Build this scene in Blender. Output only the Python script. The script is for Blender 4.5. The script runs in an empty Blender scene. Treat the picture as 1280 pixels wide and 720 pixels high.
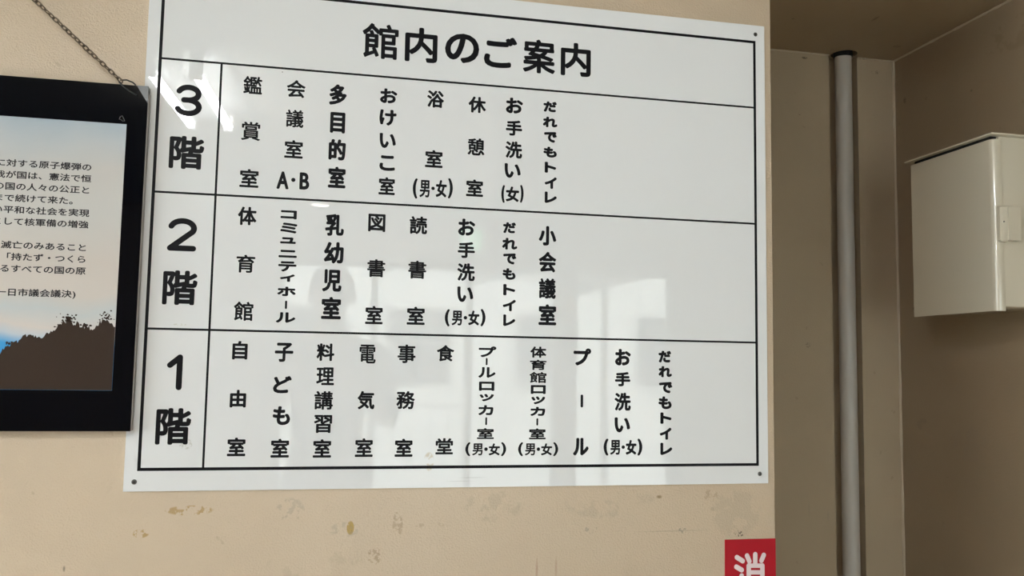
import bpy, bmesh, math, random
from mathutils import Vector, Matrix, Euler
random.seed(7)
scene = bpy.context.scene
PI = math.pi

# ------------------------------------------------------------------ camera
cam_data = bpy.data.cameras.new('camera')
cam_data.sensor_fit = 'HORIZONTAL'
cam_data.sensor_width = 36.0
cam_data.lens = 1107.88 / 1280 * 36.0
cam_data.clip_start = 0.01
cam = bpy.data.objects.new('camera', cam_data)
scene.collection.objects.link(cam)
right = Vector((0.97722, -0.21177, 0.01624)); fwd = Vector((0.2096, 0.9739, 0.0872)); up = Vector((-0.03427, -0.08181, 0.99606))
m = Matrix(((right.x, up.x, -fwd.x, 0.2950), (right.y, up.y, -fwd.y, -1.6349), (right.z, up.z, -fwd.z, 1.4000), (0, 0, 0, 1)))
cam.matrix_world = m
scene.camera = cam

# ------------------------------------------------------------------ sky, exposure
SKY = 4.6
world = bpy.data.worlds.new('overcast_sky')
scene.world = world
world.use_nodes = True
wn = world.node_tree
wn.nodes.clear()
wo = wn.nodes.new('ShaderNodeOutputWorld')
wb = wn.nodes.new('ShaderNodeBackground')
wb.inputs['Color'].default_value = (0.90, 0.96, 1.0, 1)
wb.inputs['Strength'].default_value = SKY
wn.links.new(wb.outputs[0], wo.inputs[0])
TUBE = 44.0           # radiance of the fluorescent tubes
scene.view_settings.view_transform = 'Standard'
scene.view_settings.look = 'None'
scene.view_settings.gamma = 1.0
scene.view_settings.use_curve_mapping = False
scene.view_settings.exposure = 1.22
scene.cycles.use_denoising = True
scene.cycles.max_bounces = 10
scene.cycles.diffuse_bounces = 6
scene.cycles.glossy_bounces = 6
scene.cycles.transparent_max_bounces = 16

# ------------------------------------------------------------------ helpers
C = scene.collection

class MB:
    """collects simple solids, then becomes one mesh object"""
    def __init__(self): self.bm = bmesh.new()
    def box(self, x0, x1, y0, y1, z0, z1, bevel=0.0, seg=2):
        r = bmesh.ops.create_cube(self.bm, size=1.0)
        vs = r['verts']
        for v in vs:
            v.co = Vector((x0 + (v.co.x + .5) * (x1 - x0), y0 + (v.co.y + .5) * (y1 - y0), z0 + (v.co.z + .5) * (z1 - z0)))
        if bevel > 0:
            es = list({e for v in vs for e in v.link_edges})
            bmesh.ops.bevel(self.bm, geom=es, offset=bevel, segments=seg, profile=.5, affect='EDGES')
        return self
    def cyl(self, a, b, r, n=24, r2=None, caps=True):
        a = Vector(a); b = Vector(b); d = b - a
        q = d.to_track_quat('Z', 'Y').to_matrix().to_4x4()
        q.translation = (a + b) / 2
        bmesh.ops.create_cone(self.bm, cap_ends=caps, cap_tris=False, segments=n, radius1=r, radius2=r if r2 is None else r2, depth=d.length, matrix=q)
        return self
    def tube(self, pts, r, n=8, closed=False):
        pts = [Vector(p) for p in pts]; N = len(pts); rings = []
        for i, p in enumerate(pts):
            if closed: d = pts[(i + 1) % N] - pts[i - 1]
            else: d = pts[min(i + 1, N - 1)] - pts[max(i - 1, 0)]
            d.normalize()
            u = d.cross(Vector((0, 1, 0)))
            if u.length < 1e-3: u = d.cross(Vector((1, 0, 0)))
            u.normalize(); w = d.cross(u)
            rr = r[i] if isinstance(r, (list, tuple)) else r
            rings.append([self.bm.verts.new(p + (u * math.cos(2 * PI * k / n) + w * math.sin(2 * PI * k / n)) * rr) for k in range(n)])
        for i in range(N if closed else N - 1):
            A = rings[i]; B = rings[(i + 1) % N]
            for k in range(n): self.bm.faces.new((A[k], A[(k + 1) % n], B[(k + 1) % n], B[k]))
        if not closed:
            self.bm.faces.new(rings[0][::-1]); self.bm.faces.new(rings[-1])
        return self
    def prism_y(self, poly, y0, y1):
        """closed outline in x,z given depth along y"""
        A = [self.bm.verts.new((x, y0, z)) for x, z in poly]
        B = [self.bm.verts.new((x, y1, z)) for x, z in poly]
        n = len(poly)
        self.bm.faces.new(A); self.bm.faces.new(B[::-1])
        for i in range(n): self.bm.faces.new((A[i], B[i], B[(i + 1) % n], A[(i + 1) % n]))
        return self
    def prism_z(self, poly, z0, z1):
        A = [self.bm.verts.new((x, y, z0)) for x, y in poly]
        B = [self.bm.verts.new((x, y, z1)) for x, y in poly]
        n = len(poly)
        self.bm.faces.new(A[::-1]); self.bm.faces.new(B)
        for i in range(n): self.bm.faces.new((A[i], A[(i + 1) % n], B[(i + 1) % n], B[i]))
        return self
    def build(self, name, mat, parent=None, smooth=False, loc=None):
        bmesh.ops.recalc_face_normals(self.bm, faces=self.bm.faces)
        if loc is not None:
            bmesh.ops.translate(self.bm, verts=self.bm.verts, vec=-Vector(loc))
        me = bpy.data.meshes.new(name); self.bm.to_mesh(me); self.bm.free()
        me.materials.append(mat)
        if smooth:
            me.polygons.foreach_set('use_smooth', [True] * len(me.polygons))
            try: me.set_sharp_from_angle(angle=math.radians(smooth if smooth > 1 else 40))
            except Exception: pass
        o = bpy.data.objects.new(name, me); C.objects.link(o)
        if loc is not None: o.location = loc
        if parent is not None:
            o.parent = parent
            if loc is None: o.location = Vector((0, 0, 0)) - parent_world(parent)
        return o

def parent_world(p):
    v = Vector((0, 0, 0))
    while p is not None:
        v += p.location; p = p.parent
    return v

def thing(name, label, cat, loc=(0, 0, 0), group=None):
    o = bpy.data.objects.new(name, None); C.objects.link(o)
    o.empty_display_size = .05
    o.location = loc; o['label'] = label; o['category'] = cat
    if group: o['group'] = group
    return o
def tag(o, label, cat, group=None):
    o['label'] = label; o['category'] = cat
    if group: o['group'] = group
    return o
def struct(o):
    o['kind'] = 'structure'; return o

# ------------------------------------------------------------------ materials
def mat_new(name, col, rough=.5, metal=0.0, ior=1.5, coat=0.0, coat_rough=.03):
    mt = bpy.data.materials.new(name); mt.use_nodes = True
    b = mt.node_tree.nodes['Principled BSDF']
    b.inputs['Base Color'].default_value = (*col, 1); b.inputs['Roughness'].default_value = rough
    b.inputs['Metallic'].default_value = metal; b.inputs['IOR'].default_value = ior
    b.inputs['Coat Weight'].default_value = coat; b.inputs['Coat Roughness'].default_value = coat_rough
    return mt
def nodes(mt): return mt.node_tree, mt.node_tree.nodes['Principled BSDF']
def mth(nt, op, a, b=None, clamp=False):
    n = nt.nodes.new('ShaderNodeMath'); n.operation = op; n.use_clamp = clamp
    for i, v in enumerate((a, b)):
        if v is None: continue
        if isinstance(v, (int, float)): n.inputs[i].default_value = v
        else: nt.links.new(v, n.inputs[i])
    return n.outputs[0]
def mixc(nt, fac, a, b, mode='MIX'):
    n = nt.nodes.new('ShaderNodeMix'); n.data_type = 'RGBA'; n.blend_type = mode
    for i, v in ((0, fac), (6, a), (7, b)):
        if isinstance(v, (int, float)): n.inputs[i].default_value = v
        elif isinstance(v, tuple): n.inputs[i].default_value = (*v, 1) if len(v) == 3 else v
        else: nt.links.new(v, n.inputs[i])
    return n.outputs[2]
def noise(nt, scale, detail=3, rough=.5, vec=None):
    n = nt.nodes.new('ShaderNodeTexNoise'); n.inputs['Scale'].default_value = scale
    n.inputs['Detail'].default_value = detail; n.inputs['Roughness'].default_value = rough
    if vec is None:
        g = nt.nodes.new('ShaderNodeNewGeometry'); vec = g.outputs['Position']
    nt.links.new(vec, n.inputs['Vector'])
    return n.outputs['Fac']
def rng(nt, v, a, b, c=0.0, d=1.0):
    n = nt.nodes.new('ShaderNodeMapRange')
    nt.links.new(v, n.inputs[0])
    for i, x in enumerate((a, b, c, d)): n.inputs[i + 1].default_value = x
    return n.outputs[0]
def add_stains(nt, col, stains, axes=(0, 2)):
    """wear with a shape of its own: (u, v, half width, half height, colour, strength, noise scale, threshold)"""
    g = nt.nodes.new('ShaderNodeNewGeometry')
    s = nt.nodes.new('ShaderNodeSeparateXYZ'); nt.links.new(g.outputs['Position'], s.inputs[0])
    for (u, v, ru, rv, c, k, sc, th) in stains:
        du = mth(nt, 'DIVIDE', mth(nt, 'SUBTRACT', s.outputs[axes[0]], u), ru)
        dv = mth(nt, 'DIVIDE', mth(nt, 'SUBTRACT', s.outputs[axes[1]], v), rv)
        d = mth(nt, 'ADD', mth(nt, 'MULTIPLY', du, du), mth(nt, 'MULTIPLY', dv, dv))
        fall = mth(nt, 'SUBTRACT', 1.0, d, True)
        if sc > 0:
            nz = rng(nt, noise(nt, sc, 4, .6), th, th + .06)
            fall = mth(nt, 'MULTIPLY', mth(nt, 'MULTIPLY', fall, 3.0, True), nz)
        col = mixc(nt, mth(nt, 'MULTIPLY', fall, k, True), col, c)
    return col
def bump(nt, b, height, dist, strength=1.0):
    n = nt.nodes.new('ShaderNodeBump'); n.inputs['Distance'].default_value = dist; n.inputs['Strength'].default_value = strength
    nt.links.new(height, n.inputs['Height']); nt.links.new(n.outputs[0], b.inputs['Normal'])

WALL = (0.625, 0.505, 0.378)
def wall_mat(name, base, stains, axes=(0, 2), bumpd=.0010, rough=.25, scl=380, coat=0.0):
    mt = mat_new(name, base, rough, coat=coat, coat_rough=.07); nt, b = nodes(mt)
    mott = rng(nt, noise(nt, 2.2, 5, .6), .3, .7, .95, 1.04)
    n = nt.nodes.new('ShaderNodeMix'); n.data_type = 'RGBA'; n.blend_type = 'MULTIPLY'; n.inputs[0].default_value = 1
    n.inputs[6].default_value = (*base, 1)
    cc = nt.nodes.new('ShaderNodeCombineColor')
    for i in range(3): nt.links.new(mott, cc.inputs[i])
    nt.links.new(cc.outputs[0], n.inputs[7])
    col = n.outputs[2]
    specks = rng(nt, noise(nt, 26, 2, .5), .735, .76)
    col = mixc(nt, mth(nt, 'MULTIPLY', specks, .25), col, (base[0] * .45, base[1] * .42, base[2] * .38))
    col = add_stains(nt, col, stains, axes)
    nt.links.new(col, b.inputs['Base Color'])
    h = noise(nt, scl, 2, .5)
    bump(nt, b, h, bumpd)
    nt.links.new(b.inputs['Normal'].links[0].from_socket, b.inputs['Coat Normal'])
    return mt

YEL = (.42, .27, .10); GRY = (.30, .27, .22); BRN = (.30, .20, .11); DRK = (.07, .06, .05)
sign_wall_stains = [
    (.0851, 1.142, .042, .009, YEL, .75, 90, .52), (.0079, 1.1046, .014, .008, YEL, .8, 120, .47),
    (.2541, 1.1404, .026, .022, GRY, .30, 90, .50), (.4434, 1.110, .010, .026, BRN, .40, 120, .48),
    (.4035, 1.056, .014, .016, BRN, .50, 150, .50), (.9451, 1.1523, .007, .004, (.2, .13, .05), .7, 0, 0),
    (.8087, 1.0933, .014, .008, GRY, .5, 140, .52), (.9929, 1.0876, .010, .006, GRY, .7, 200, .48),
    (.975, 1.087, .085, .0016, GRY, .35, 0, 0), (1.1118, 1.0788, .013, .006, DRK, .85, 220, .50),
    (1.1053, 1.120, .055, .050, (.42, .36, .28), .25, 22, .44), (1.052, 1.154, .016, .013, BRN, .35, 100, .50),
    (.7037, 1.022, .0028, .026, (.32, .13, .09), .40, 0, 0), (.7406, 1.024, .0028, .024, (.32, .13, .09), .32, 0, 0),
    (.3595, 1.1062, .007, .013, (.45, .30, .08), .9, 90, .42), (.350, 1.104, .030, .014, GRY, .28, 100, .50),
    (-.1099, 1.0497, .0025, .006, DRK, .6, 0, 0), (.49, 1.108, .05, .004, BRN, .28, 60, .50),
    (-.24, 1.13, .02, .014, GRY, .3, 90, .5), (.62, 1.140, .06, .03, (.45, .38, .28), .35, 25, .52),
    (.30, 1.045, .10, .03, (.47, .39, .28), .3, 30, .55), (.85, 1.14, .10, .03, (.45, .38, .29), .35, 22, .52),
]
niche_stains = [
    (1.80, 1.48, .012, .010, DRK, .45, 200, .53), (1.86, .95, .002, .02, GRY, .5, 0, 0), (1.795, .97, .0018, .03, GRY, .5, 0, 0),
    (1.78, 2.22, .004, .002, DRK, .6, 0, 0), (2.06, 2.385, .02, .006, DRK, .55, 150, .5), (1.80, 2.41, .012, .004, DRK, .7, 150, .45),
]
right_stains = [
    (.85, 2.28, .007, .012, DRK, .55, 100, .4), (.55, 2.22, .006, .005, DRK, .55, 0, 0), (.83, 1.60, .006, .006, DRK, .5, 0, 0),
    (.80, 1.24, .03, .02, (.2, .16, .12), .3, 30, .45), (.6, 1.2, .08, .06, (.28, .22, .17), .25, 14, .5),
    (.35, 2.33, .16, .05, (.2, .15, .09), .35, 16, .48),
]
ceil_stains = [
    (1.85, .60, .006, .022, DRK, .55, 0, 0), (1.62, .66, .005, .006, DRK, .5, 0, 0), (1.70, .50, .005, .005, DRK, .5, 0, 0),
    (2.05, .78, .015, .010, DRK, .4, 60, .45),
]
M = {}
M['wall'] = wall_mat('beige_wall_paint', WALL, sign_wall_stains, coat=.45)
M['niche'] = wall_mat('beige_recess_shaded', (.44, .355, .25), niche_stains, (0, 2), .0004, .38, 220)  # wall beige darkened for the recess: its shade put into the colour
M['niche_right'] = wall_mat('beige_side_wall_shaded', (.33, .25, .165), right_stains, (1, 2), .0004, .38, 220)  # same beige, darkest here: the side wall's shade put into the colour
M['ceiling'] = wall_mat('beige_ceiling_shaded', (.38, .29, .19), ceil_stains, (0, 1), .0006, .55, 200)  # beige browned and darkened so the colour carries the recess shade
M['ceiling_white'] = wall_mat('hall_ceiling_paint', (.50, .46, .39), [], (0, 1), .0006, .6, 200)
M['caulk'] = mat_new('wall_edge_sealant', (.50, .42, .31), .5)
M['floor'] = mat_new('vinyl_floor', (.50, .45, .37), .35)
M['white'] = mat_new('white_acrylic_board', (.73, .74, .755), .006, ior=1.49)
nt, b = nodes(M['white'])
wc = add_stains(nt, (.73, .74, .755), [(.4968, 1.2228, .010, .018, (.50, .38, .2), .5, 60, .45), (.0739, 1.2557, .012, .010, (.45, .45, .40), .55, 200, .50),
    (.5773, 1.1932, .03, .0012, (.4, .4, .4), .35, 0, 0), (.555, 1.187, .03, .0012, (.4, .4, .4), .3, 0, 0),
    (.055, 1.462, .012, .002, (.5, .48, .38), .5, 200, .5), (.95, 1.43, .0025, .0018, DRK, .7, 0, 0), (.2109, 1.9279, .0014, .0014, DRK, .8, 0, 0)])
nt.links.new(wc, b.inputs['Base Color'])
M['ink'] = mat_new('black_vinyl_lettering', (.004, .004, .006), .5, ior=1.25)
M['strip'] = mat_new('frame_trim_strip', (.30, .27, .26), .5)
M['print_ink'] = mat_new('printed_text', (.02, .018, .022), .5, ior=1.3)
M['edge'] = mat_new('acrylic_edge', (.70, .70, .68), .3)
M['black'] = mat_new('black_gloss_panel', (.0015, .002, .004), .04, ior=1.2)
M['frame_edge'] = mat_new('frame_side', (.02, .018, .018), .3)
M['screw'] = mat_new('dull_screw_steel', (.16, .155, .15), .4, 1.0)
M['screw_dark'] = mat_new('screw_slot', (.01, .01, .01), .7)
M['chain'] = mat_new('tarnished_brass_chain', (.16, .12, .085), .42, .8)
M['cord'] = mat_new('black_cord', (.012, .012, .012), .5)
M['pipe'] = mat_new('grey_painted_pipe', (.50, .475, .44), .38)
M['dark'] = mat_new('gap_shade_black', (.006, .006, .006), .9)  # near-black standing for the shade inside gaps and holes
M['box'] = mat_new('cream_enamel', (.62, .57, .46), .16, coat=.6, coat_rough=.05)
nt, b = nodes(M['box']); bump(nt, b, noise(nt, 420, 2, .5), .00012)
nt, b = nodes(M['pipe']); bump(nt, b, noise(nt, 160, 3, .5), .0003)
M['red'] = mat_new('red_plate', (.38, .004, .014), .45, ior=1.35)
M['pinkwhite'] = mat_new('plate_lettering', (.72, .60, .62), .4)
M['alu'] = mat_new('window_aluminium', (.45, .44, .42), .4, .6)
M['fixture'] = mat_new('lamp_white_enamel', (.78, .78, .76), .35)
M['plate'] = mat_new('grey_mounting_plate', (.24, .24, .23), .6)
M['clear'] = mat_new('reflection_and_scratch_grey', (.10, .105, .105), .3)  # grey for the painted lamp reflection and the scratch
M['concrete'] = mat_new('outdoor_concrete', (.60, .59, .56), .8)
M['render'] = mat_new('pale_building_render', (.72, .70, .66), .8)
M['canopy'] = mat_new('canopy_white', (.78, .79, .80), .6)
M['rib'] = mat_new('canopy_rib', (.22, .22, .22), .5)
M['leaf'] = mat_new('hedge_leaf', (.10, .22, .05), .7)
M['grille'] = mat_new('far_window_glass', (.05, .06, .07), .1)
M['shirt'] = mat_new('dark_shirt', (.06, .065, .08), .8)
M['skin'] = mat_new('skin', (.46, .28, .20), .5)
M['hair'] = mat_new('dark_hair', (.02, .016, .014), .5)
M['trousers'] = mat_new('trousers', (.05, .05, .055), .85)
M['phone'] = mat_new('phone_shell', (.03, .03, .03), .3)

def emit(name, col, s):
    mt = bpy.data.materials.new(name); mt.use_nodes = True; nt = mt.node_tree; nt.nodes.clear()
    o = nt.nodes.new('ShaderNodeOutputMaterial'); e = nt.nodes.new('ShaderNodeEmission')
    e.inputs[0].default_value = (*col, 1); e.inputs[1].default_value = s; nt.links.new(e.outputs[0], o.inputs[0]); return mt
M['tube'] = emit('fluorescent_tube', (.95, .98, 1.0), TUBE)
M['downlight'] = emit('downlight_lens', (1, .93, .82), 6)
M['exit'] = emit('lit_exit_panel', (.08, .75, .30), 2.2)
M['exit_white'] = emit('lit_exit_figure', (.9, 1, .92), 2.6)
g = bpy.data.materials.new('window_glass'); g.use_nodes = True; nt = g.node_tree; nt.nodes.clear()
o = nt.nodes.new('ShaderNodeOutputMaterial'); mx = nt.nodes.new('ShaderNodeMixShader'); fr = nt.nodes.new('ShaderNodeFresnel')
tr = nt.nodes.new('ShaderNodeBsdfTransparent'); gl = nt.nodes.new('ShaderNodeBsdfGlossy'); gl.inputs['Roughness'].default_value = .0
tr.inputs[0].default_value = (.93, .95, .94, 1); fr.inputs[0].default_value = 1.5
nt.links.new(fr.outputs[0], mx.inputs[0]); nt.links.new(tr.outputs[0], mx.inputs[1]); nt.links.new(gl.outputs[0], mx.inputs[2]); nt.links.new(mx.outputs[0], o.inputs[0])
M['glass'] = g
# printed picture: pale sky wash over the sheet
mt = mat_new('printed_sky_sheet', (.7, .68, .66), .2, ior=1.35); nt, b = nodes(mt)
gg = nt.nodes.new('ShaderNodeNewGeometry'); sp = nt.nodes.new('ShaderNodeSeparateXYZ'); nt.links.new(gg.outputs['Position'], sp.inputs[0])
zz = mth(nt, 'ADD', sp.outputs[2], mth(nt, 'MULTIPLY', mth(nt, 'SUBTRACT', noise(nt, 7, 3, .5), .5), .07))
rp = nt.nodes.new('ShaderNodeValToRGB'); nt.links.new(rng(nt, zz, 1.36, 1.82), rp.inputs[0])
els = [(0.0, (.05, .30, .62)), (.12, (.06, .33, .66)), (.155, (.50, .56, .62)), (.19, (.62, .57, .54)), (.26, (.52, .55, .56)), (.33, (.60, .55, .51)), (.45, (.58, .53, .49)), (.62, (.56, .55, .53)), (.78, (.55, .53, .51)), (.88, (.47, .50, .52)), (1.0, (.36, .43, .50))]
while len(rp.color_ramp.elements) < len(els): rp.color_ramp.elements.new(.5)
for e_, (p_, c_) in zip(rp.color_ramp.elements, els): e_.position = p_; e_.color = (*c_, 1)
nt.links.new(rp.outputs[0], b.inputs['Base Color'])
M['sheet'] = mt
M['silhouette'] = mat_new('printed_brown_hill', (.042, .028, .022), .25, ior=1.3)

# ------------------------------------------------------------------ the setting
H = 2.428; XN0 = 1.190; XN1 = 2.125; YB = .904; WX0 = -2.4; WX1 = 4.6; YF = -4.6
struct(MB().box(WX0, XN0, .004, 1.05, 0, H + .1, .004, 2).build('wall_front', M['wall'], smooth=True))
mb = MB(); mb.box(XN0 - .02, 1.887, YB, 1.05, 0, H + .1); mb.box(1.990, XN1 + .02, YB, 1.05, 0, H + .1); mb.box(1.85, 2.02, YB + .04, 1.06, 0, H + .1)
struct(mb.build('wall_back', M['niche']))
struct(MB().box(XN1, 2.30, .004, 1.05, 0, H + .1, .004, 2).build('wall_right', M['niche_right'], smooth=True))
struct(MB().box(2.30, WX1, .004, .30, 0, H + .1).build('wall_front', M['wall']))
# recess ceiling with the hole round the pipe, then the hall ceiling
PX, PY, PR = 1.9310, .892, .0262
bm = bmesh.new()
def ceiling_plate(bm):
    n = 32; hole = [bm.verts.new((PX + .002 + .041 * math.cos(2 * PI * k / n), PY - .003 + .041 * math.sin(2 * PI * k / n), H)) for k in range(n)]
    R = [(2.14, YB + .05), (XN0 - .01, YB + .05), (XN0 - .01, .0), (2.14, .0)]
    ring = []
    for k in range(n):
        a = 2 * PI * k / n; dx, dy = math.cos(a), math.sin(a)
        t = 9
        for lim, comp, cc in ((2.14, dx, PX), (XN0 - .01, dx, PX), (YB + .05, dy, PY), (0, dy, PY)):
            if abs(comp) > 1e-6:
                q = (lim - cc) / comp
                if q > 0: t = min(t, q)
        ring.append(bm.verts.new((PX + dx * t, PY + dy * t, H)))
    for k in range(n): bm.faces.new((hole[k], hole[(k + 1) % n], ring[(k + 1) % n], ring[k]))
    for cx, cy in R:   # fill the four corners
        best = sorted(range(n), key=lambda k: (ring[k].co.x - cx) ** 2 + (ring[k].co.y - cy) ** 2)
        for k in range(n):
            a, b2 = ring[k], ring[(k + 1) % n]
            if abs(a.co.x - b2.co.x) > 1e-4 and abs(a.co.y - b2.co.y) > 1e-4:
                c = bm.verts.new((cx, cy, H))
                if (Vector((cx, cy)) - ((a.co + b2.co) / 2).xy).length < .6 and ((cx - a.co.x) * (b2.co.x - a.co.x) >= -1e-6):
                    if abs(a.co.x - cx) < 1e-3 or abs(a.co.y - cy) < 1e-3: bm.faces.new((a, b2, c))
    # walls of the hole
    top = [bm.verts.new((v.co.x, v.co.y, H + .05)) for v in hole]
    for k in range(n): bm.faces.new((hole[k], hole[(k + 1) % n], top[(k + 1) % n], top[k]))
ceiling_plate(bm)
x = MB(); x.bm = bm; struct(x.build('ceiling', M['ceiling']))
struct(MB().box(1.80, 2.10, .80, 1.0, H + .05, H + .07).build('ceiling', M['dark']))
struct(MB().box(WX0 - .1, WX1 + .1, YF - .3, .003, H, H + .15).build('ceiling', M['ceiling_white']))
struct(MB().box(WX0 - .1, WX1 + .1, YF - .3, 1.05, -.1, 0).build('floor', M['floor']))
struct(MB().box(WX1, WX1 + .15, YF, .3, 0, H).build('wall_east', M['wall']))
# left side: low wall, window band added to light the board wall
mb = MB(); mb.box(WX0 - .15, WX0, YF, .05, 0, .6); mb.box(WX0 - .15, WX0, YF, .05, 2.25, H); mb.box(WX0 - .15, WX0, -.25, .05, .6, 2.25); mb.box(WX0 - .15, WX0, YF, -2.55, .6, 2.25)
struct(mb.build('wall_left', M['wall']))
# far side (behind the viewer): piers and lintels round the glazed entrance
mb = MB()
for a, b_ in ((WX0, 0.0), (2.00, 2.10), (2.90, WX1)): mb.box(a, b_, YF - .15, YF, 0, 2.12)
mb.box(WX0, WX1, YF - .15, YF, 2.12, H)
struct(mb.build('wall_entrance', M['wall']))
def window(i, x0, x1, z0, z1, bars, y=YF - .08, rails=()):
    f = MB(); w = .045
    f.box(x0, x1, y - .03, y + .03, z0, z0 + w); f.box(x0, x1, y - .03, y + .03, z1 - w, z1)
    f.box(x0, x0 + w, y - .03, y + .03, z0 + w, z1 - w); f.box(x1 - w, x1, y - .03, y + .03, z0 + w, z1 - w)
    for bx in bars: f.box(bx - w / 2, bx + w / 2, y - .03, y + .03, z0 + w, z1 - w)
    fo = struct(f.build('window_%d' % i, M['alu']))
    xs = [x0 + w] + [t for bx in bars for t in (bx - w / 2, bx + w / 2)] + [x1 - w]
    for k in range(0, len(xs), 2):
        MB().box(xs[k], xs[k + 1], y - .003, y + .003, z0 + w, z1 - w).build('pane', M['glass'], fo)
    return fo
window(1, 0.0, 2.0, 0, 2.12, (.66, 1.34))
window(2, 2.1, 2.9, 0, 2.12, ())
f = MB()
for a, b_ in ((-2.55, -2.505), (-1.80, -1.755), (-1.05, -1.005), (-.295, -.25)): f.box(WX0 - .1, WX0 - .05, a, b_, .6, 2.25)
f.box(WX0 - .1, WX0 - .05, -2.55, -.25, .6, .645); f.box(WX0 - .1, WX0 - .05, -2.55, -.25, 2.205, 2.25)
fo = struct(f.build('window_3', M['alu']))  # unseen window, placed so its light reaches the front wall but misses the recess
for a, b_ in ((-2.505, -1.80), (-1.755, -1.05), (-1.005, -.295)): MB().box(WX0 - .078, WX0 - .072, a, b_, .645, 2.205).build('pane', M['glass'], fo)

# hand-run sealant beads along the recess corners, slightly uneven
def bead(i, a, b, r=.004):
    a = Vector(a); b = Vector(b); n = 60; pts = []; rs = []
    for k in range(n + 1):
        p = a.lerp(b, k / n)
        pts.append(p); rs.append(r * (.7 + .6 * random.random()))
    struct(MB().tube(pts, rs, 8).build('trim_%d' % i, M['caulk'], smooth=60))
bead(1, (XN0, YB, H), (1.887, YB, H)); bead(2, (1.990, YB, H), (XN1, YB, H)); bead(3, (XN1, YB, H), (XN1, .01, H), .005); bead(4, (XN1, YB, H - .004), (XN1, YB, 0), .005)

# ------------------------------------------------------------------ lettering
_gl = {}
def glyph(ch):
    if ch in _gl: return _gl[ch]
    c = bpy.data.curves.new('glyph', 'FONT'); c.body = ch; c.size = 1; c.resolution_u = 4
    o = bpy.data.objects.new('glyph', c); C.objects.link(o)
    bpy.context.view_layer.update()
    me = o.to_mesh()
    vs = [(v.co.x, v.co.y) for v in me.vertices]; fs = [tuple(p.vertices) for p in me.polygons]
    o.to_mesh_clear(); bpy.data.objects.remove(o); bpy.data.curves.remove(c)
    xs = [v[0] for v in vs]; ys = [v[1] for v in vs]
    x0, x1, y0, y1 = min(xs), max(xs), min(ys), max(ys)
    w = max(x1 - x0, 1e-6); h = max(y1 - y0, 1e-6)
    _gl[ch] = ([((x - x0) / w - .5, (y - y0) / h - .5) for x, y in vs], fs)
    return _gl[ch]
class Ink:
    """flat lettering on a plane y = const; every stroke is thickened with a round pen"""
    def __init__(self, y): self.v = []; self.f = []; self.y = y; self.k = 0
    def put(self, pts, faces):
        b = len(self.v); yy = self.y - (self.k % 16) * 4e-6; self.k += 1
        self.v += [(x, yy, z) for x, z in pts]; self.f += [tuple(i + b for i in f) for f in faces]
    def capsule(self, a, b_, r, n=8):
        ang = math.atan2(b_[1] - a[1], b_[0] - a[0]); pts = []
        for k in range(n + 1): t = ang + PI / 2 + PI * k / n; pts.append((a[0] + r * math.cos(t), a[1] + r * math.sin(t)))
        for k in range(n + 1): t = ang - PI / 2 + PI * k / n; pts.append((b_[0] + r * math.cos(t), b_[1] + r * math.sin(t)))
        self.put(pts, [tuple(range(len(pts)))])
    def char(self, ch, cx, cz, w, h, r, n=8):
        if ch == ' ': return
        if ch == '|':
            q = min(w, h) / 2; self.capsule((cx, cz + h / 2 - q), (cx, cz - h / 2 + q), q); return
        if ch == '・':
            self.capsule((cx, cz + 1e-5), (cx, cz - 1e-5), (w + h) / 4); return
        if ch in '23':      # drawn with one even round pen
            r = .0050; n = 14
            a_ = lambda x, z, rx, rz, d0, d1: [(x + rx * math.cos(math.radians(d0 + (d1 - d0) * k / n)), z + rz * math.sin(math.radians(d0 + (d1 - d0) * k / n))) for k in range(n + 1)]
            if ch == '2': P_ = a_(0, .5 - .27, .5, .27, 165, -25) + [(-.5, -.5), (.5, -.5)]
            else: P_ = a_(-.02, .255, .46, .245, 160, -85) + [(-.22, .01)] + [(.0, .01)] + a_(-.02, -.245, .50, .255, 85, -160)
            P_ = [(cx + x * (w - 2 * r), cz + z * (h - 2 * r)) for x, z in P_]
            for a, b_ in zip(P_, P_[1:]): self.capsule(a, b_, r)
            return
        if ch == '1':
            r = .0050
            self.capsule((cx + w / 2 - r, cz + h / 2 - r), (cx + w / 2 - r, cz - h / 2 + r), r)
            self.capsule((cx + w / 2 - r, cz + h / 2 - r), (cx - w / 2 + r, cz + h * .20), r); return
        vs, fs = glyph(ch)
        for k in range(n + 1):
            dx, dz = (0, 0) if k == 0 else (r * math.cos(2 * PI * k / n), r * math.sin(2 * PI * k / n))
            self.put([(cx + x * (w - 2 * r) + dx, cz + z * (h - 2 * r) + dz) for x, z in vs], fs)
    def build(self, name, mat, parent):
        me = bpy.data.meshes.new(name); me.from_pydata(self.v, [], self.f); me.materials.append(mat)
        o = bpy.data.objects.new(name, me); C.objects.link(o); o.parent = parent
        o.location = -parent_world(parent)
        return o

# ------------------------------------------------------------------ floor guide board
board = thing('guide_board', 'large white glossy floor directory board with black Japanese lettering screwed to the beige wall', 'sign', (.575, .004, 1.176))
MB().box(-.0235, 1.1728, .0005, .0036, 1.1758, 2.1090).build('backing', M['edge'], board)
MB().box(-.0235, 1.1728, 0, .0005, 1.1758, 2.1090).build('face', M['white'], board)
LY = -.00012
zr = [2.0732, 1.9349, 1.6943, 1.4538, 1.2129]
def rule(x0, x1, z0, z1): MB().box(x0, x1, LY, .0003, z0, z1).build('rule_line', M['ink'], board)
o_ = .0027; i_ = .0019
rule(-o_, 1.15 + o_, zr[0] - o_, zr[0] + o_); rule(-o_, 1.15 + o_, zr[4] - o_, zr[4] + o_)
rule(-o_, o_, zr[4] + o_, zr[0] - o_); rule(1.15 - o_, 1.15 + o_, zr[4] + o_, zr[0] - o_)
for z in zr[1:4]: rule(o_, 1.15 - o_, z - i_, z + i_)
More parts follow.
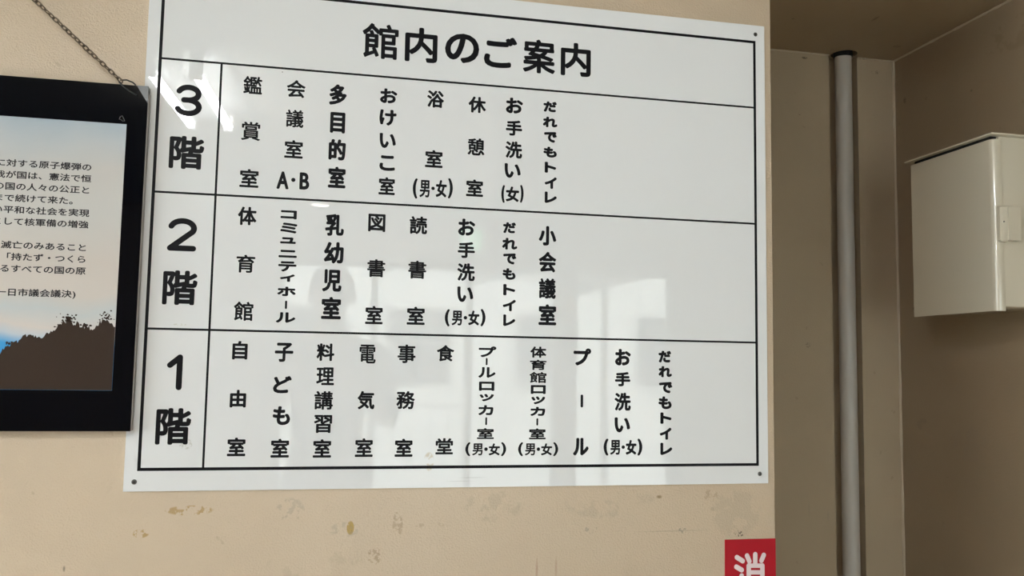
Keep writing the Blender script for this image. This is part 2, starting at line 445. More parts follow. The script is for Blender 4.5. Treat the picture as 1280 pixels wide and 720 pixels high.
for a, b_ in ((1, 2), (2, 3), (3, 4)): rule(.1044 - i_, .1044 + i_, zr[b_] + (i_ if b_ < 4 else o_), zr[a] - i_)
ROOMS = [
    ('title', '館内のご案内', [(386.6, 2002.4, 67.3, 67.4), (463.4, 2002.4, 61.7, 67.4), (541.7, 2003.3, 66.1, 58.1), (616.8, 2002.5, 65.1, 62.8), (693.5, 2001.2, 64.8, 67.6), (767.8, 2001.6, 61.4, 67.3)], 2.01),
    ('three', '3階', [(51.5, 1861.9, 46.8, 57.6), (52.2, 1767.2, 58.7, 59.5)], 2.57),
    ('two', '2階', [(51.5, 1620.3, 48.6, 58.6), (52.2, 1526.4, 57.5, 60.7)], 2.54),
    ('one', '1階', [(50.0, 1379.0, 25.8, 61.9), (52.4, 1285.9, 57.6, 62.7)], 2.50),
    ('r', '鑑賞室', [(160.0, 1899.0, 32.8, 32.7), (159.9, 1813.8, 33.5, 34.2), (160.6, 1727.7, 32.9, 33.7)], 1.05),
    ('r', '会議室A・B', [(236.5, 1898.4, 33.5, 33.0), (236.0, 1842.7, 31.4, 33.1), (236.2, 1786.0, 32.8, 33.6), (219.1, 1727.6, 21.4, 32.4), (237.6, 1729.3, 7.4, 7.6), (257.3, 1728.3, 17.5, 31.7)], 1.07),
    ('r', '多目的室', [(312.0, 1893.5, 32.0, 39.5), (313.0, 1840.9, 27.2, 39.2), (313.8, 1790.3, 30.8, 39.4), (315.0, 1738.8, 31.7, 39.9)], 1.74),
    ('r', 'おけいこ室', [(404.9, 1898.8, 32.1, 28.3), (404.7, 1857.4, 31.5, 30.6), (405.4, 1813.5, 30.4, 28.4), (405.8, 1771.1, 28.7, 29.1), (406.2, 1728.1, 30.1, 33.3)], 1.19),
    ('r', '浴室(男・女)', [(493.1, 1899.8, 32.3, 33.1), (492.6, 1785.0, 33.2, 33.6), (458.8, 1726.6, 9.0, 38.4), (476.6, 1727.1, 19.1, 33.0), (492.3, 1728.6, 6.3, 6.9), (507.8, 1728.9, 20.8, 33.0), (525.0, 1730.5, 9.3, 38.7)], 1.22),
    ('r', '休憩室', [(573.1, 1895.3, 34.2, 31.7), (572.5, 1813.5, 32.9, 33.4), (571.3, 1734.0, 32.8, 32.9)], 1.24),
    ('r', 'お手洗い(女)', [(645.9, 1899.3, 33.8, 30.9), (645.7, 1855.3, 32.0, 30.4), (645.9, 1812.6, 33.1, 33.2), (644.3, 1771.7, 31.9, 28.2), (626.5, 1725.8, 7.0, 34.8), (644.7, 1726.3, 26.0, 29.5), (663.0, 1727.9, 7.1, 35.0)], 1.26),
    ('r', 'だれでもトイレ', [(716.9, 1902.7, 27.1, 21.3), (717.3, 1872.3, 29.3, 21.1), (718.2, 1842.6, 25.8, 21.4), (718.0, 1813.0, 26.9, 21.3), (719.0, 1782.9, 23.4, 21.5), (719.9, 1752.7, 24.5, 23.2), (720.3, 1724.1, 24.5, 22.6)], 1.29),
    ('r', '体育館', [(160.1, 1659.0, 32.3, 33.4), (160.9, 1573.1, 32.2, 32.3), (160.6, 1488.3, 33.3, 34.0)], 1.10),
    ('r', 'コミュニティホ|ル', [(231.9, 1665.1, 28.7, 16.0), (232.9, 1640.9, 30.3, 19.2), (232.4, 1618.1, 27.7, 11.7), (232.8, 1593.9, 32.1, 14.1), (232.9, 1570.9, 31.9, 18.9), (233.7, 1550.2, 26.4, 13.7), (233.2, 1526.0, 32.6, 17.1), (233.2, 1501.9, 3.7, 15.0), (233.4, 1479.1, 34.2, 19.0)], 0.98),
    ('r', '乳幼児室', [(313.9, 1650.4, 33.7, 40.7), (314.0, 1599.2, 35.4, 39.9), (312.5, 1548.5, 34.5, 40.9), (312.7, 1498.5, 35.1, 40.5)], 1.72),
    ('r', '図書室', [(389.9, 1658.2, 31.4, 33.0), (391.2, 1574.1, 32.7, 33.0), (389.8, 1488.0, 31.8, 33.7)], 1.17),
    ('r', '読書室', [(466.7, 1657.4, 32.9, 33.7), (466.6, 1574.2, 33.4, 33.6), (466.2, 1488.8, 33.3, 33.6)], 1.19),
    ('r', 'お手洗い(男・女)', [(557.7, 1658.3, 32.6, 32.2), (557.9, 1615.0, 32.6, 30.7), (558.2, 1573.1, 33.6, 33.7), (557.5, 1531.3, 30.6, 29.2), (524.7, 1486.7, 9.4, 32.2), (542.8, 1486.7, 19.6, 27.8), (558.8, 1487.6, 6.5, 7.0), (574.6, 1487.6, 21.3, 27.9), (592.1, 1488.6, 9.7, 32.5)], 1.22),
    ('r', 'だれでもトイレ', [(640.1, 1661.2, 25.0, 21.3), (641.0, 1630.5, 29.6, 22.7), (641.5, 1601.8, 25.7, 21.3), (640.7, 1572.8, 25.3, 22.1), (641.5, 1542.8, 23.7, 21.4), (642.2, 1513.2, 25.6, 22.1), (642.5, 1484.8, 23.6, 22.2)], 1.17),
    ('r', '小会議室', [(715.0, 1649.3, 34.9, 38.2), (715.6, 1598.7, 34.8, 39.7), (715.9, 1547.8, 33.9, 39.3), (716.8, 1497.7, 35.0, 40.1)], 1.74),
    ('r', '自由室', [(157.4, 1419.2, 25.9, 32.8), (157.6, 1334.3, 27.4, 31.0), (158.4, 1250.6, 30.9, 32.5)], 1.22),
    ('r', '子ども室', [(233.1, 1417.0, 32.0, 34.3), (232.3, 1359.8, 31.9, 30.8), (232.7, 1305.0, 30.1, 33.4), (232.3, 1248.1, 31.6, 33.2)], 1.25),
    ('r', '料理講習室', [(305.4, 1418.6, 31.5, 31.6), (306.4, 1375.5, 31.4, 32.0), (304.9, 1332.5, 33.0, 33.3), (305.3, 1290.6, 31.6, 32.0), (305.2, 1247.4, 32.0, 32.7)], 1.13),
    ('r', '電気室', [(380.4, 1416.7, 29.5, 34.2), (380.0, 1333.3, 30.7, 33.2), (378.9, 1248.6, 31.8, 33.4)], 1.15),
    ('r', '事務室', [(451.1, 1418.3, 32.8, 34.0), (451.6, 1334.1, 33.6, 33.0), (450.3, 1248.1, 32.5, 32.8)], 1.25),
    ('r', '食堂', [(522.9, 1420.8, 32.7, 30.2), (524.5, 1250.5, 32.4, 29.6)], 1.27),
    ('r', 'プ|ルロッカ|室(男・女)', [(602.0, 1425.0, 33.7, 20.5), (600.7, 1406.7, 3.5, 13.6), (601.6, 1386.5, 33.1, 20.1), (601.6, 1360.9, 29.4, 17.0), (602.0, 1339.8, 27.6, 13.8), (600.8, 1316.6, 28.8, 18.8), (601.9, 1296.3, 3.5, 14.4), (600.9, 1273.6, 32.0, 20.2), (568.4, 1245.0, 9.6, 25.4), (586.5, 1244.6, 19.7, 22.1), (602.5, 1244.9, 6.5, 7.0), (618.2, 1244.4, 21.4, 22.2), (635.8, 1244.8, 9.8, 25.6)], 0.91),
    ('r', '体育館ロッカ|室(男・女)', [(699.9, 1426.2, 31.7, 21.2), (700.0, 1402.2, 32.2, 19.4), (699.9, 1378.5, 33.1, 20.8), (700.7, 1355.8, 29.3, 16.7), (701.0, 1335.6, 27.4, 14.9), (700.3, 1314.8, 29.2, 17.2), (699.7, 1295.2, 3.6, 13.7), (700.2, 1273.1, 32.4, 20.5), (668.3, 1244.6, 9.7, 25.7), (686.5, 1244.2, 19.9, 22.4), (702.6, 1244.5, 6.5, 7.0), (718.4, 1244.1, 21.7, 22.5), (736.1, 1244.4, 10.0, 25.9)], 0.94),
    ('r', 'プ|ル', [(786.8, 1418.7, 35.3, 33.1), (786.6, 1334.9, 5.1, 24.5), (785.5, 1248.8, 31.1, 33.4)], 1.44),
    ('r', 'お手洗い(男・女)', [(868.5, 1419.5, 32.2, 32.1), (868.2, 1377.4, 31.1, 27.8), (868.4, 1334.1, 33.0, 34.8), (867.9, 1290.0, 31.5, 28.8), (835.5, 1247.9, 9.9, 32.3), (853.8, 1247.4, 20.1, 28.1), (870.0, 1247.8, 6.6, 6.9), (885.9, 1247.3, 21.9, 28.2), (903.6, 1247.7, 10.2, 32.5)], 1.38),
    ('r', 'だれでもトイレ', [(954.6, 1422.2, 26.4, 23.4), (955.4, 1393.0, 27.9, 22.0), (956.4, 1362.2, 27.8, 22.0), (955.2, 1332.8, 27.3, 24.9), (957.0, 1303.2, 23.7, 22.1), (956.5, 1273.3, 24.7, 23.5), (957.8, 1244.0, 25.1, 23.8)], 1.33),
]
# dense characters are cut with a finer pen, kana with a broader one
PEN = {'書': .72, '電': .65, '事': .72, '議': .75, '階': .75, '育': .7, '館': .75, '講': .8, '賞': .65, '鑑': .75, '憩': .8, '室': .9, '堂': .75, '習': .85, '食': .8, '読': .9, '務': .85, '案': .9, '男': .7, '目': .95, '児': .9, '理': .8, '自': .9, '乳': .85, '会': .85, '図': .9}
for nm, s, q, r in ROOMS:
    for k, (ch, (cx, cz, w, h)) in enumerate(zip(s, q)):
        ink = Ink(LY)
        ink.char(ch, cx / 1000, cz / 1000, w / 1000, h / 1000, r / 1000 * PEN.get(ch, 1.25 if ord(ch) < 0x3100 else 1.0))
        ink.build('floor_number' if ch in '123' else 'character', M['ink'], board)
for sx, sz in ((1.1529, 2.0901), (1.1548, 1.1945), (-.0065, 1.1919), (-.0070, 2.0890)):
    mb = MB(); n = 20
    mb.cyl((sx, 0, sz), (sx, -.0012, sz), .0044, 20, .0036)
    s_ = mb.build('screw', M['screw'], board, smooth=True)
    a = random.random() * PI; k = MB()
    for t in (a, a + PI / 2):
        dx, dz = math.cos(t) * .0024, math.sin(t) * .0024
        k.cyl((sx - dx, -.0012, sz - dz), (sx + dx, -.0012, sz + dz), .0005, 6)
    k.build('screw_cross', M['screw_dark'], s_)

# ------------------------------------------------------------------ framed declaration hanging by a chain
FX0, FX1, FZ0, FZ1 = -.734, -.014, 1.2785, 1.8773
frame = thing('picture_frame', 'black glossy framed poster with printed Japanese text and brown hill, hung from a chain', 'picture frame', (-.374, .004, FZ0))
MB().box(FX0, FX1, -.0155, .0025, FZ0, FZ1, .0008).build('frame_panel', M['black'], frame)
MB().box(FX1, FX1 + .0014, -.0145, .0010, FZ0 + .001, FZ1 - .012).build('edge_strip', M['strip'], frame)
sheet = MB().box(-.700, -.0465, -.0160, -.0155, 1.3468, 1.8070).build('printed_sheet', M['sheet'], frame)
# printed hill and trees: a jagged flat outline
sil = [(-.700, 1.405), (-.60, 1.415), (-.50, 1.410), (-.40, 1.402), (-.30, 1.400), (-.2226, 1.4073), (-.2136, 1.4194), (-.197, 1.4264), (-.1878, 1.4359), (-.1794, 1.4375), (-.1629, 1.4325),
       (-.1453, 1.445), (-.1371, 1.4532), (-.122, 1.466), (-.113, 1.460), (-.1025, 1.4562), (-.0845, 1.4500), (-.0753, 1.460), (-.0657, 1.4642), (-.0519, 1.458), (-.0467, 1.452)]
rs = random.Random(4); outl = []
for (xa, za), (xb, zb) in zip(sil, sil[1:]):
    n = max(2, int((xb - xa) / .0017))
    for k in range(n):
        t = k / n; amp = .0032 if xb < -.13 else .0055
        outl.append((xa + (xb - xa) * t, za + (zb - za) * t + rs.uniform(-amp, amp)))
outl.append((-.0467, 1.455))
poly = [(-.700, 1.3470)] + outl + [(-.0467, 1.3470)]
ink = Ink(-.01606); ink.k = 0
base = 1.3470
for (xa, za), (xb, zb) in zip(outl, outl[1:]):
    ink.k = 0; ink.put([(xa, base), (xb, base), (xb, zb), (xa, za)], [(0, 1, 2, 3)])
# scattered leaves above the outline
for cx, cz, sx, sz, n in ((-.122, 1.468, .012, .009, 40), (-.138, 1.454, .006, .008, 14), (-.060, 1.472, .012, .012, 46), (-.095, 1.460, .010, .005, 16), (-.21, 1.424, .008, .005, 14)):
    for k in range(n):
        px_, pz_ = rs.gauss(cx, sx * .5), rs.gauss(cz - .002, sz * .42); s_ = rs.uniform(.0006, .0019); a = rs.random() * 6
        if px_ > -.048 or px_ < -.69: continue
        ink.k = 1; ink.put([(px_ + s_ * math.cos(a + t) * (1 + .5 * (i % 2)), pz_ + s_ * math.sin(a + t)) for i, t in enumerate((0, 1.2, 2.5, 3.8, 5.0))], [(0, 1, 2, 3, 4)])
ink.build('printed_hill', M['silhouette'], sheet)
TX = -.1062; TP = .01684; TZ = 1.7273
lines = [(0, 'に対する原子爆弾の', 0), (1, '我が国は、憲法で恒', 0), (2, 'の国の人々の公正と', 0), (3, 'まで続けて来た。', 1), (4, 'い平和な社会を実現', 0), (5, 'として核軍備の増強', 0),
         (7, 'の滅亡のみあること', 0), (8, '「持たず・つくら', 0), (9, 'るすべての国の原', 0), (11, '一日市議会議決)', .2)]
def native(ch):
    """un-normalised glyph so that punctuation keeps its place in the text"""
    c = bpy.data.curves.new('glyph', 'FONT'); c.body = ch; c.size = 1; c.resolution_u = 3
    o = bpy.data.objects.new('glyph', c); C.objects.link(o); bpy.context.view_layer.update(); me = o.to_mesh()
    r = ([(v.co.x, v.co.y) for v in me.vertices], [tuple(p.vertices) for p in me.polygons])
    o.to_mesh_clear(); bpy.data.objects.remove(o); bpy.data.curves.remove(c); return r
_nat = {}
for row, s, back in lines:
    cz = TZ - row * .01988
    for k, ch in enumerate(s):
        i = len(s) - 1 - k
        cx = TX - (i + back) * TP
        if ch == ')': cx -= .004
        if ch not in _nat: _nat[ch] = native(ch)
        vs, fs = _nat[ch]
        off = .5 if ch != ')' else .2
        ink = Ink(-.01612)
        for dx, dz in ((-.00040, 0), (.00040, 0), (0, .00030), (0, -.00030)):
            ink.put([(cx + (x - off) * .0168 + dx, cz + (z - .38) * .0134 + dz) for x, z in vs], fs)
        ink.build('character', M['print_ink'], sheet)
# painted lamp reflection at the corner and the scratches on the black border
MB().prism_y([(-.0335, FZ1), (-.0142, FZ1), (-.0142, FZ1 - .030), (-.021, FZ1 - .020)], -.0160, -.0153).build('lamp_reflection_patch', M['clear'], frame)
pts = [(-.0590, 1.8150), (-.0575, 1.8195), (-.0545, 1.8215), (-.0520, 1.8170), (-.0500, 1.8125), (-.0530, 1.8120), (-.0560, 1.8145)]
MB().tube([(x, -.0158, z) for x, z in pts], .0006, 5, True).build('scratch_mark', M['clear'], frame)
# cord loop through the corner
loop = [(-.0620, -.018, 1.8830), (-.0500, -.0185, 1.8840), (-.0390, -.0175, 1.8800), (-.0330, -.0165, 1.8700), (-.0330, -.0160, 1.8605)]
MB().tube([(-.0605, -.017, 1.884), (-.050, -.018, 1.885), (-.0400, -.0175, 1.8815), (-.0345, -.0165, 1.8770)], .0013, 8).build('cord_loop', M['cord'], frame, smooth=True)
MB().tube([(-.0625, -.017, 1.8810), (-.0545, -.0175, 1.8730), (-.0440, -.0172, 1.8655), (-.0330, -.0170, 1.8595)], .0014, 8).build('cord_loop', M['cord'], frame, smooth=True)
MB().cyl((-.0325, -.0158, 1.8592), (-.0325, -.0172, 1.8592), .0022, 10).build('cord_hole', M['dark'], frame)

chain = thing('hanging_chain', 'thin tarnished brass chain running diagonally up the wall from the black frame', 'chain', (-.374, -.008, 2.170))
def link_mesh():
    mb = MB(); pts = []
    for k in range(14):
        t = 2 * PI * k / 14; pts.append((.0062 * math.cos(t), .0040 * math.sin(t) * (1 + .12 * math.cos(2 * t)), 0))
    N = len(pts); n = 6; rings = []
    for i, p in enumerate(pts):
        d = (Vector(pts[(i + 1) % N]) - Vector(pts[i - 1])).normalized(); u = Vector((0, 0, 1)); w = d.cross(u)
        rings.append([mb.bm.verts.new(Vector(p) + (u * math.cos(2 * PI * j / n) + w * math.sin(2 * PI * j / n)) * .00125) for j in range(n)])
    for i in range(N):
        A = rings[i]; B = rings[(i + 1) % N]
        for j in range(n): mb.bm.faces.new((A[j], A[(j + 1) % n], B[(j + 1) % n], B[j]))
    return mb
first = link_mesh().build('link', M['chain'], None, smooth=60); lm = first.data; C.objects.unlink(first); bpy.data.objects.remove(first)
def run_chain(a, b, sag):
    a = Vector(a); b = Vector(b); L = (b - a).length; n = int(L / .0098)
    for k in range(n + 1):
        t = k / n; p = a.lerp(b, t); p.z -= sag * 4 * t * (1 - t)
        d = (b - a); d.z -= sag * 4 * (1 - 2 * t); d.normalize()
        o = bpy.data.objects.new('link', lm); C.objects.link(o); o.parent = chain
        yv = Vector((0, 1, 0)); zv = d.cross(yv).normalized(); yv = zv.cross(d)
        mm = Matrix((d, yv, zv)).transposed().to_4x4()
        mm = mm @ Matrix.Rotation((PI / 2 if k % 2 else 0) + PI / 4 + rs.uniform(-.3, .3), 4, 'X')
        mm.translation = p - chain.location
        o.matrix_local = mm
run_chain((-.374, -.008, 2.168), (-.0615, -.0165, 1.8845), .001)
run_chain((-.374, -.008, 2.168), (-.6865, -.0165, 1.8845), .001)
MB().tube([(-.6865, -.0165, 1.884), (-.700, -.018, 1.883), (-.712, -.0175, 1.872), (-.714, -.016, 1.860)], .0014, 8).build('cord_loop', M['cord'], frame, smooth=True)
MB().cyl((-.374, .004, 2.172), (-.374, -.014, 2.174), .0018, 10).cyl((-.374, -.014, 2.174), (-.374, -.0155, 2.1742), .0045, 14).build('nail', M['screw'], chain)

# ------------------------------------------------------------------ red fire plate
plate = thing('fire_plate', 'red plate with white character on the wall edge below the board', 'sign', (1.1345, .004, .770))
MB().box(1.0807, 1.1889, .002, .0042, .770, 1.0680, .0006).build('plate_face', M['red'], plate)
ink = Ink(.00190); r = .0047
for a, b_ in [((1.1055, 1.0339), (1.1178, 1.0265)), ((1.1043, 1.0158), (1.1156, 1.0094)), ((1.1155, .9985), (1.1077, .9842)), ((1.1271, 1.0364), (1.132, 1.0254)),
              ((1.1446, 1.0385), (1.1444, 1.0174)), ((1.1627, 1.0367), (1.1576, 1.0259)), ((1.1305, 1.0172), (1.1302, .9745)), ((1.1305, 1.0172), (1.1596, 1.0163)),
              ((1.1596, 1.0163), (1.1593, .9748)), ((1.1304, 1.0044), (1.1595, 1.0035)), ((1.1303, .9926), (1.1594, .9916)), ((1.1593, .9748), (1.1529, .975))]:
    ink.capsule(a, b_, r if a[0] < 1.129 or b_[1] - a[1] < -.01 else .0042)
ink.build('plate_lettering', M['pinkwhite'], plate)

# ------------------------------------------------------------------ pipe in the recess
pipe = thing('vertical_pipe', 'grey painted vertical pipe running up through the recess ceiling', 'pipe', (PX, PY, 0))
MB().cyl((PX, PY, 0), (PX, PY, H + .06), PR, 48).build('shaft', M['pipe'], pipe, smooth=True)
MB().cyl((PX, PY, H - .008), (PX - .001, PY - .002, H + .02), PR + .0035, 40).build('gap_shade_ring', M['dark'], pipe, smooth=True)  # dark ring painted in for the shaded hole gap round the pipe

# ------------------------------------------------------------------ cream metal cabinet on the right wall
bx = thing('wall_cabinet', 'cream enamelled metal box with a flat lid and side latch on the recess wall', 'cabinet', (2.03, .40, 1.560))
MB().box(1.946, 2.1255, .2480, .551, 1.5650, 1.9955, .003).build('body', M['box'], bx, smooth=True)
# cover: front face towards the left with a rolled near edge and a return flange
def cover_outline(t):
    R = .017; x0 = 1.925 + t; rr = R - t
    pts = [(1.9475, .5585 - t), (x0, .5585 - t)]
    for k in range(13):
        a = PI + k / 12 * PI / 2
        pts.append((1.925 + R + rr * math.cos(a), .243 + R + rr * math.sin(a)))
    pts.append((1.9475, .243 + t))
    return pts
A = cover_outline(0); B = cover_outline(.002)
mb = MB(); mb.prism_z(A + B[::-1], 1.5560, 1.9855)
mb.prism_z(A, 1.5545, 1.5562); mb.prism_z(A, 1.9852, 1.9868)
mb.build('cover', M['box'], bx, smooth=35)
MB().box(1.9135, 2.1255, .2330, .572, 1.9955, 2.0000, .0015).build('lid', M['box'], bx, smooth=True)
MB().box(1.9300, 1.9500, .256, .548, 1.9865, 1.9960).build('lid_gap_shade', M['dark'], bx)  # dark block filling the gap under the lid, shade put into colour
MB().box(1.9490, 2.1252, .2455, .2485, 1.5665, 1.9640, .0008).build('side_panel', M['box'], bx, smooth=True)
lt = MB().prism_z([(1.9310, .2440), (1.9315, .2350), (1.9400, .2315), (1.9490, .2300), (1.9500, .2270), (1.9850, .2270), (1.9862, .2290), (1.9862, .2460), (1.9500, .2460)], 1.7290, 1.8120).build('latch', M['box'], bx, smooth=20)
MB().box(1.9300, 1.9870, .2300, .2440, 1.8120, 1.8138).box(1.9340, 1.9520, .2340, .2450, 1.7255, 1.7290).build('latch_plate', M['box'], bx)
MB().cyl((1.9400, .2318, 1.775), (1.9400, .2300, 1.775), .0018, 10).build('rivet', M['screw'], lt)

# ------------------------------------------------------------------ hall lamps
lamp = thing('ceiling_lamp', 'two-tube fluorescent lamp on the hall ceiling in front of the board', 'ceiling light', (-.193, -1.74, H))
MB().box(-.37, -.02, -2.16, -1.30, H - .008, H, .002).build('mounting_plate', M['plate'], lamp)
MB().box(-.228, -.158, -2.12, -1.36, H - .05, H - .008, .004).build('housing', M['fixture'], lamp)
for tx in (-.267, -.119):
    for y0 in (-2.10, -1.41): MB().box(tx - .022, tx + .022, y0, y0 + .022, H - .098, H - .008, .003).build('lamp_holder', M['fixture'], lamp)
    MB().cyl((tx, -2.08, H - .075), (tx, -1.41, H - .075), .0165, 20).build('tube', M['tube'], lamp, smooth=True)
lamp.rotation_euler.z = math.radians(3.3)
"""second lamp of the same kind, added out of view for extra light"""
def copy_thing(root, off, label):
    r_ = root.copy(); C.objects.link(r_); r_.location = root.location + Vector(off); r_['label'] = label
    for ch in list(root.children):
        c_ = ch.copy(); C.objects.link(c_); c_.parent = r_
    return r_
copy_thing(lamp, (-1.7, -1.6, 0), 'unseen two-tube fluorescent lamp added for light on the hall ceiling near the left windows')  # added lamp, kept out of the board's reflection
dl = thing('downlight', 'small round recessed downlight in the hall ceiling near the entrance', 'ceiling light', (.264, -4.20, H))
MB().cyl((.264, -4.20, H + .002), (.264, -4.20, H - .008), .075, 28).build('trim_ring', M['fixture'], dl)
MB().cyl((.264, -4.20, H - .004), (.264, -4.20, H - .011), .058, 28).build('lens', M['downlight'], dl)
ex = thing('exit_light', 'small green lit exit sign under the lintel of the entrance', 'sign', (1.32, YF + .03, 2.24))
MB().box(1.24, 1.40, YF + .002, YF + .045, 2.21, 2.37, .004).build('housing', M['fixture'], ex)
MB().box(1.247, 1.393, YF + .045, YF + .048, 2.217, 2.363).build('face', M['exit'], ex)
ink = MB(); ink.box(1.262, 1.315, YF + .048, YF + .049, 2.228, 2.352); ink.cyl((1.352, YF + .047, 2.335), (1.352, YF + .050, 2.335), .010, 12)
ink.cyl((1.352, YF + .048, 2.322), (1.345, YF + .048, 2.280), .007, 8).cyl((1.345, YF + .048, 2.280), (1.365, YF + .048, 2.240), .005, 8).cyl((1.345, YF + .048, 2.280), (1.325, YF + .048, 2.250), .005, 8).cyl((1.350, YF + .048, 2.312), (1.375, YF + .048, 2.295), .004, 8)
ink.build('figure', M['exit_white'], ex)

# ------------------------------------------------------------------ outside the entrance
struct(MB().box(-16, 16, -30, YF - .3, -.25, -.1).build('ground', M['concrete']))
can = thing('entrance_canopy', 'white ribbed canopy on steel posts outside the entrance', 'canopy', (1.2, -6.5, -.1))
poly = [(-1.2, 2.95), (3.4, 2.35), (3.4, 2.43), (-1.2, 3.03)]
MB().prism_y(poly, -9.2, YF - .4).build('roof_sheet', M['canopy'], can)
for k in range(5):
    x0 = -1.1 + k * 1.08; z0 = 2.95 - (x0 + 1.2) * .6 / 4.6
    MB().box(x0, x0 + .06, -9.2, YF - .4, z0 - .14, z0 - .01).build('rib', M['rib'], can)
for x0 in (-.9, 1.75, 3.2): MB().cyl((x0, -7.2, -.1), (x0, -7.2, 2.95 - (x0 + 1.2) * .6 / 4.6), .05, 16).build('post', M['alu'], can, smooth=True)
bd = thing('opposite_building', 'pale rendered building across the yard from the entrance', 'building', (4, -16, -.1))
MB().box(-2.0, 11, -19, -14, -.1, 5.8).build('wall', M['render'], bd)
MB().box(-2.2, 11.2, -19.2, -13.8, 5.8, 6.0).build('roof', M['rib'], bd)
for k in range(5):
    fo = MB().box(-.9 + k * 2.3, .3 + k * 2.3, -14.05, -13.97, 1.0, 2.4).build('window', M['alu'], bd)
    MB().box(-.83 + k * 2.3, .23 + k * 2.3, -13.97, -13.96, 1.07, 2.33).build('pane', M['grille'], fo)
hg = thing('railing', 'white metal railing beside the entrance path', 'railing', (.9, -8.2, -.1))
MB().box(-.5, 2.4, -8.22, -8.18, .92, .97).build('top_rail', M['canopy'], hg)
for k in range(15): MB().box(-.5 + k * .2, -.48 + k * .2, -8.21, -8.19, -.1, .92).build('baluster', M['canopy'], hg)

# ------------------------------------------------------------------ the visitor holding up a phone (seen only as a reflection in the board)
def skinned(name, verts, edges, radii, matf, mats, parent, levels=2, root=0, scale_xy=None):
    me = bpy.data.meshes.new('skeleton'); me.from_pydata(verts, edges, [])
    o = bpy.data.objects.new('skeleton', me); C.objects.link(o)
    o.modifiers.new('skin', 'SKIN')
    if not me.skin_vertices:
        with bpy.context.temp_override(object=o, active_object=o, mesh=me): bpy.ops.mesh.customdata_skin_add()
    for i, sv in enumerate(me.skin_vertices[0].data):
        r = radii[i]; sv.radius = (r, r) if not isinstance(r, tuple) else r; sv.use_root = (i == root)
    s = o.modifiers.new('sub', 'SUBSURF'); s.levels = levels
    bpy.context.view_layer.update()
    ev = o.evaluated_get(bpy.context.evaluated_depsgraph_get())
    new = bpy.data.meshes.new_from_object(ev)
    new.name = name
    bpy.data.objects.remove(o)
    new.materials.clear()
    for mm_ in mats: new.materials.append(mm_)
    for p in new.polygons:
        p.use_smooth = True; p.material_index = matf(p.center)
    q = bpy.data.objects.new(name, new); C.objects.link(q); q.parent = parent; q.location = -parent_world(parent)
    return q
per = thing('person', 'person in dark shirt and trousers facing the board, both hands raised to a phone', 'person', (.335, -2.0, 0))
X = .335; Y = -2.0
V = [(X, Y, .96), (X, Y, 1.10), (X, Y + .01, 1.28), (X, Y + .005, 1.43), (X, Y + .01, 1.52), (X, Y + .03, 1.60), (X, Y + .04, 1.67), (X, Y + .035, 1.735)]
Rr = [(.155, .115), (.14, .105), (.165, .12), (.135, .095), .055, (.066, .078), (.080, .098), (.062, .078)]
E_ = [(i, i + 1) for i in range(7)]
def chain_(start, pts):
    prev = start
    for p, r in pts: V.append(p); Rr.append(r); E_.append((prev, len(V) - 1)); prev = len(V) - 1
    return prev
fing = []
for s in (-1, 1):
    chain_(0, [((X + s * .10, Y, .88), .095), ((X + s * .11, Y + .01, .50), .062), ((X + s * .115, Y - .005, .28), .055), ((X + s * .12, Y - .01, .09), .042), ((X + s * .13, Y + .10, .045), (.045, .038)), ((X + s * .135, Y + .17, .035), (.040, .028))])
    w = chain_(3, [((X + s * .175, Y, 1.435), .062), ((X + s * .225, Y + .05, 1.30), .050), ((X + s * .235, Y + .12, 1.17), .042), ((X + s * .17, Y + .23, 1.27), .035), ((.295 + s * .095, -1.700, 1.345), .026), ((.295 + s * .085, -1.685, 1.385), (.030, .020))])
    hx = .295 + s * .082
    for k in range(4):
        z = 1.372 + k * .019; L = (.8, .95, 1.0, .9)[k]
        chain_(w, [((hx + s * .010, -1.672, z), .0095), ((hx + s * .004, -1.655, z + .002), .0088), ((hx - s * .022 * L, -1.645, z + .004), .0080)])
    chain_(w, [((hx - s * .012, -1.690, 1.395), .0115), ((hx - s * .028, -1.676, 1.420), .0100), ((hx - s * .040, -1.668, 1.436), .0090)])
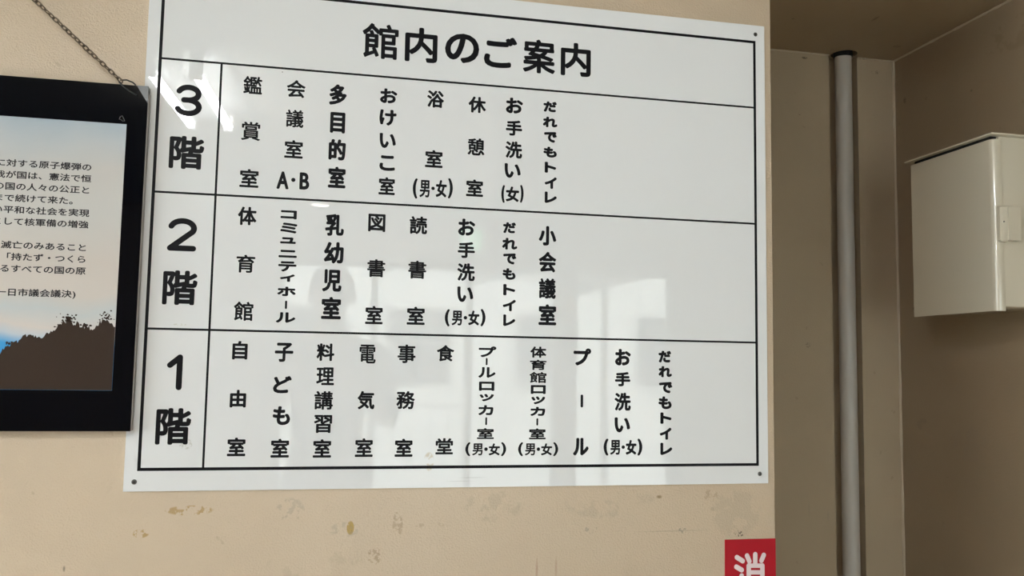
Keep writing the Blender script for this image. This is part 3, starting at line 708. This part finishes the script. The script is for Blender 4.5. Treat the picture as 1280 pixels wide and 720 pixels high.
def mf(c):
    # c in world space: skin for neck, head and hands; shoes; trousers; shirt
    if c.z < .085: return 3
    if c.z < .99: return 2
    if c.z > 1.485 and abs(c.x - X) < .12: return 1
    if c.y > Y + .20: return 1
    return 0
skinned('body', V, E_, Rr, mf, [M['shirt'], M['skin'], M['trousers'], M['hair']], per)
hc = Vector((X, Y + .035, 1.675))
def blob(name, mat, c, r, parent, seg=20, cut=None):
    b_ = bmesh.new(); bmesh.ops.create_uvsphere(b_, u_segments=seg, v_segments=seg // 2 + 2, radius=1)
    for v in b_.verts: v.co = Vector((c[0] + v.co.x * r[0], c[1] + v.co.y * r[1], c[2] + v.co.z * r[2]))
    if cut: bmesh.ops.delete(b_, geom=[v for v in b_.verts if cut(v.co)], context='VERTS')
    q_ = MB(); q_.bm.free(); q_.bm = b_
    return q_.build(name, mat, parent, smooth=60)
blob('hair', M['hair'], (hc.x, hc.y - .012, hc.z + .022), (.090, .108, .098), per, 28, lambda c: c.y > hc.y + .045 and c.z < hc.z + .045)
for s in (-1, 1):
    blob('ear', M['skin'], (hc.x + s * .083, hc.y, hc.z - .01), (.012, .020, .032), per, 12)
    blob('eye', M['hair'], (hc.x + s * .032, hc.y + .088, hc.z - .002), (.012, .006, .006), per, 10)
MB().tube([(hc.x, hc.y + .088, hc.z), (hc.x, hc.y + .104, hc.z - .022), (hc.x, hc.y + .108, hc.z - .036), (hc.x, hc.y + .092, hc.z - .042)], [.006, .010, .013, .009], 10).build('nose', M['skin'], per, smooth=60)
MB().tube([(hc.x - .024, hc.y + .084, hc.z - .064), (hc.x, hc.y + .092, hc.z - .066), (hc.x + .024, hc.y + .084, hc.z - .064)], [.003, .005, .003], 8).build('mouth', M['red'], per, smooth=60)
ph = MB().box(-.0775, .0775, -.004, .004, -.0375, .0375, .003).build('phone', M['phone'], None, smooth=True)
tag(ph, 'dark phone held sideways in both hands in front of the board', 'phone')
ph.location = (.295, -1.6600, 1.400); ph.rotation_euler = (math.radians(5), 0, math.radians(-12))
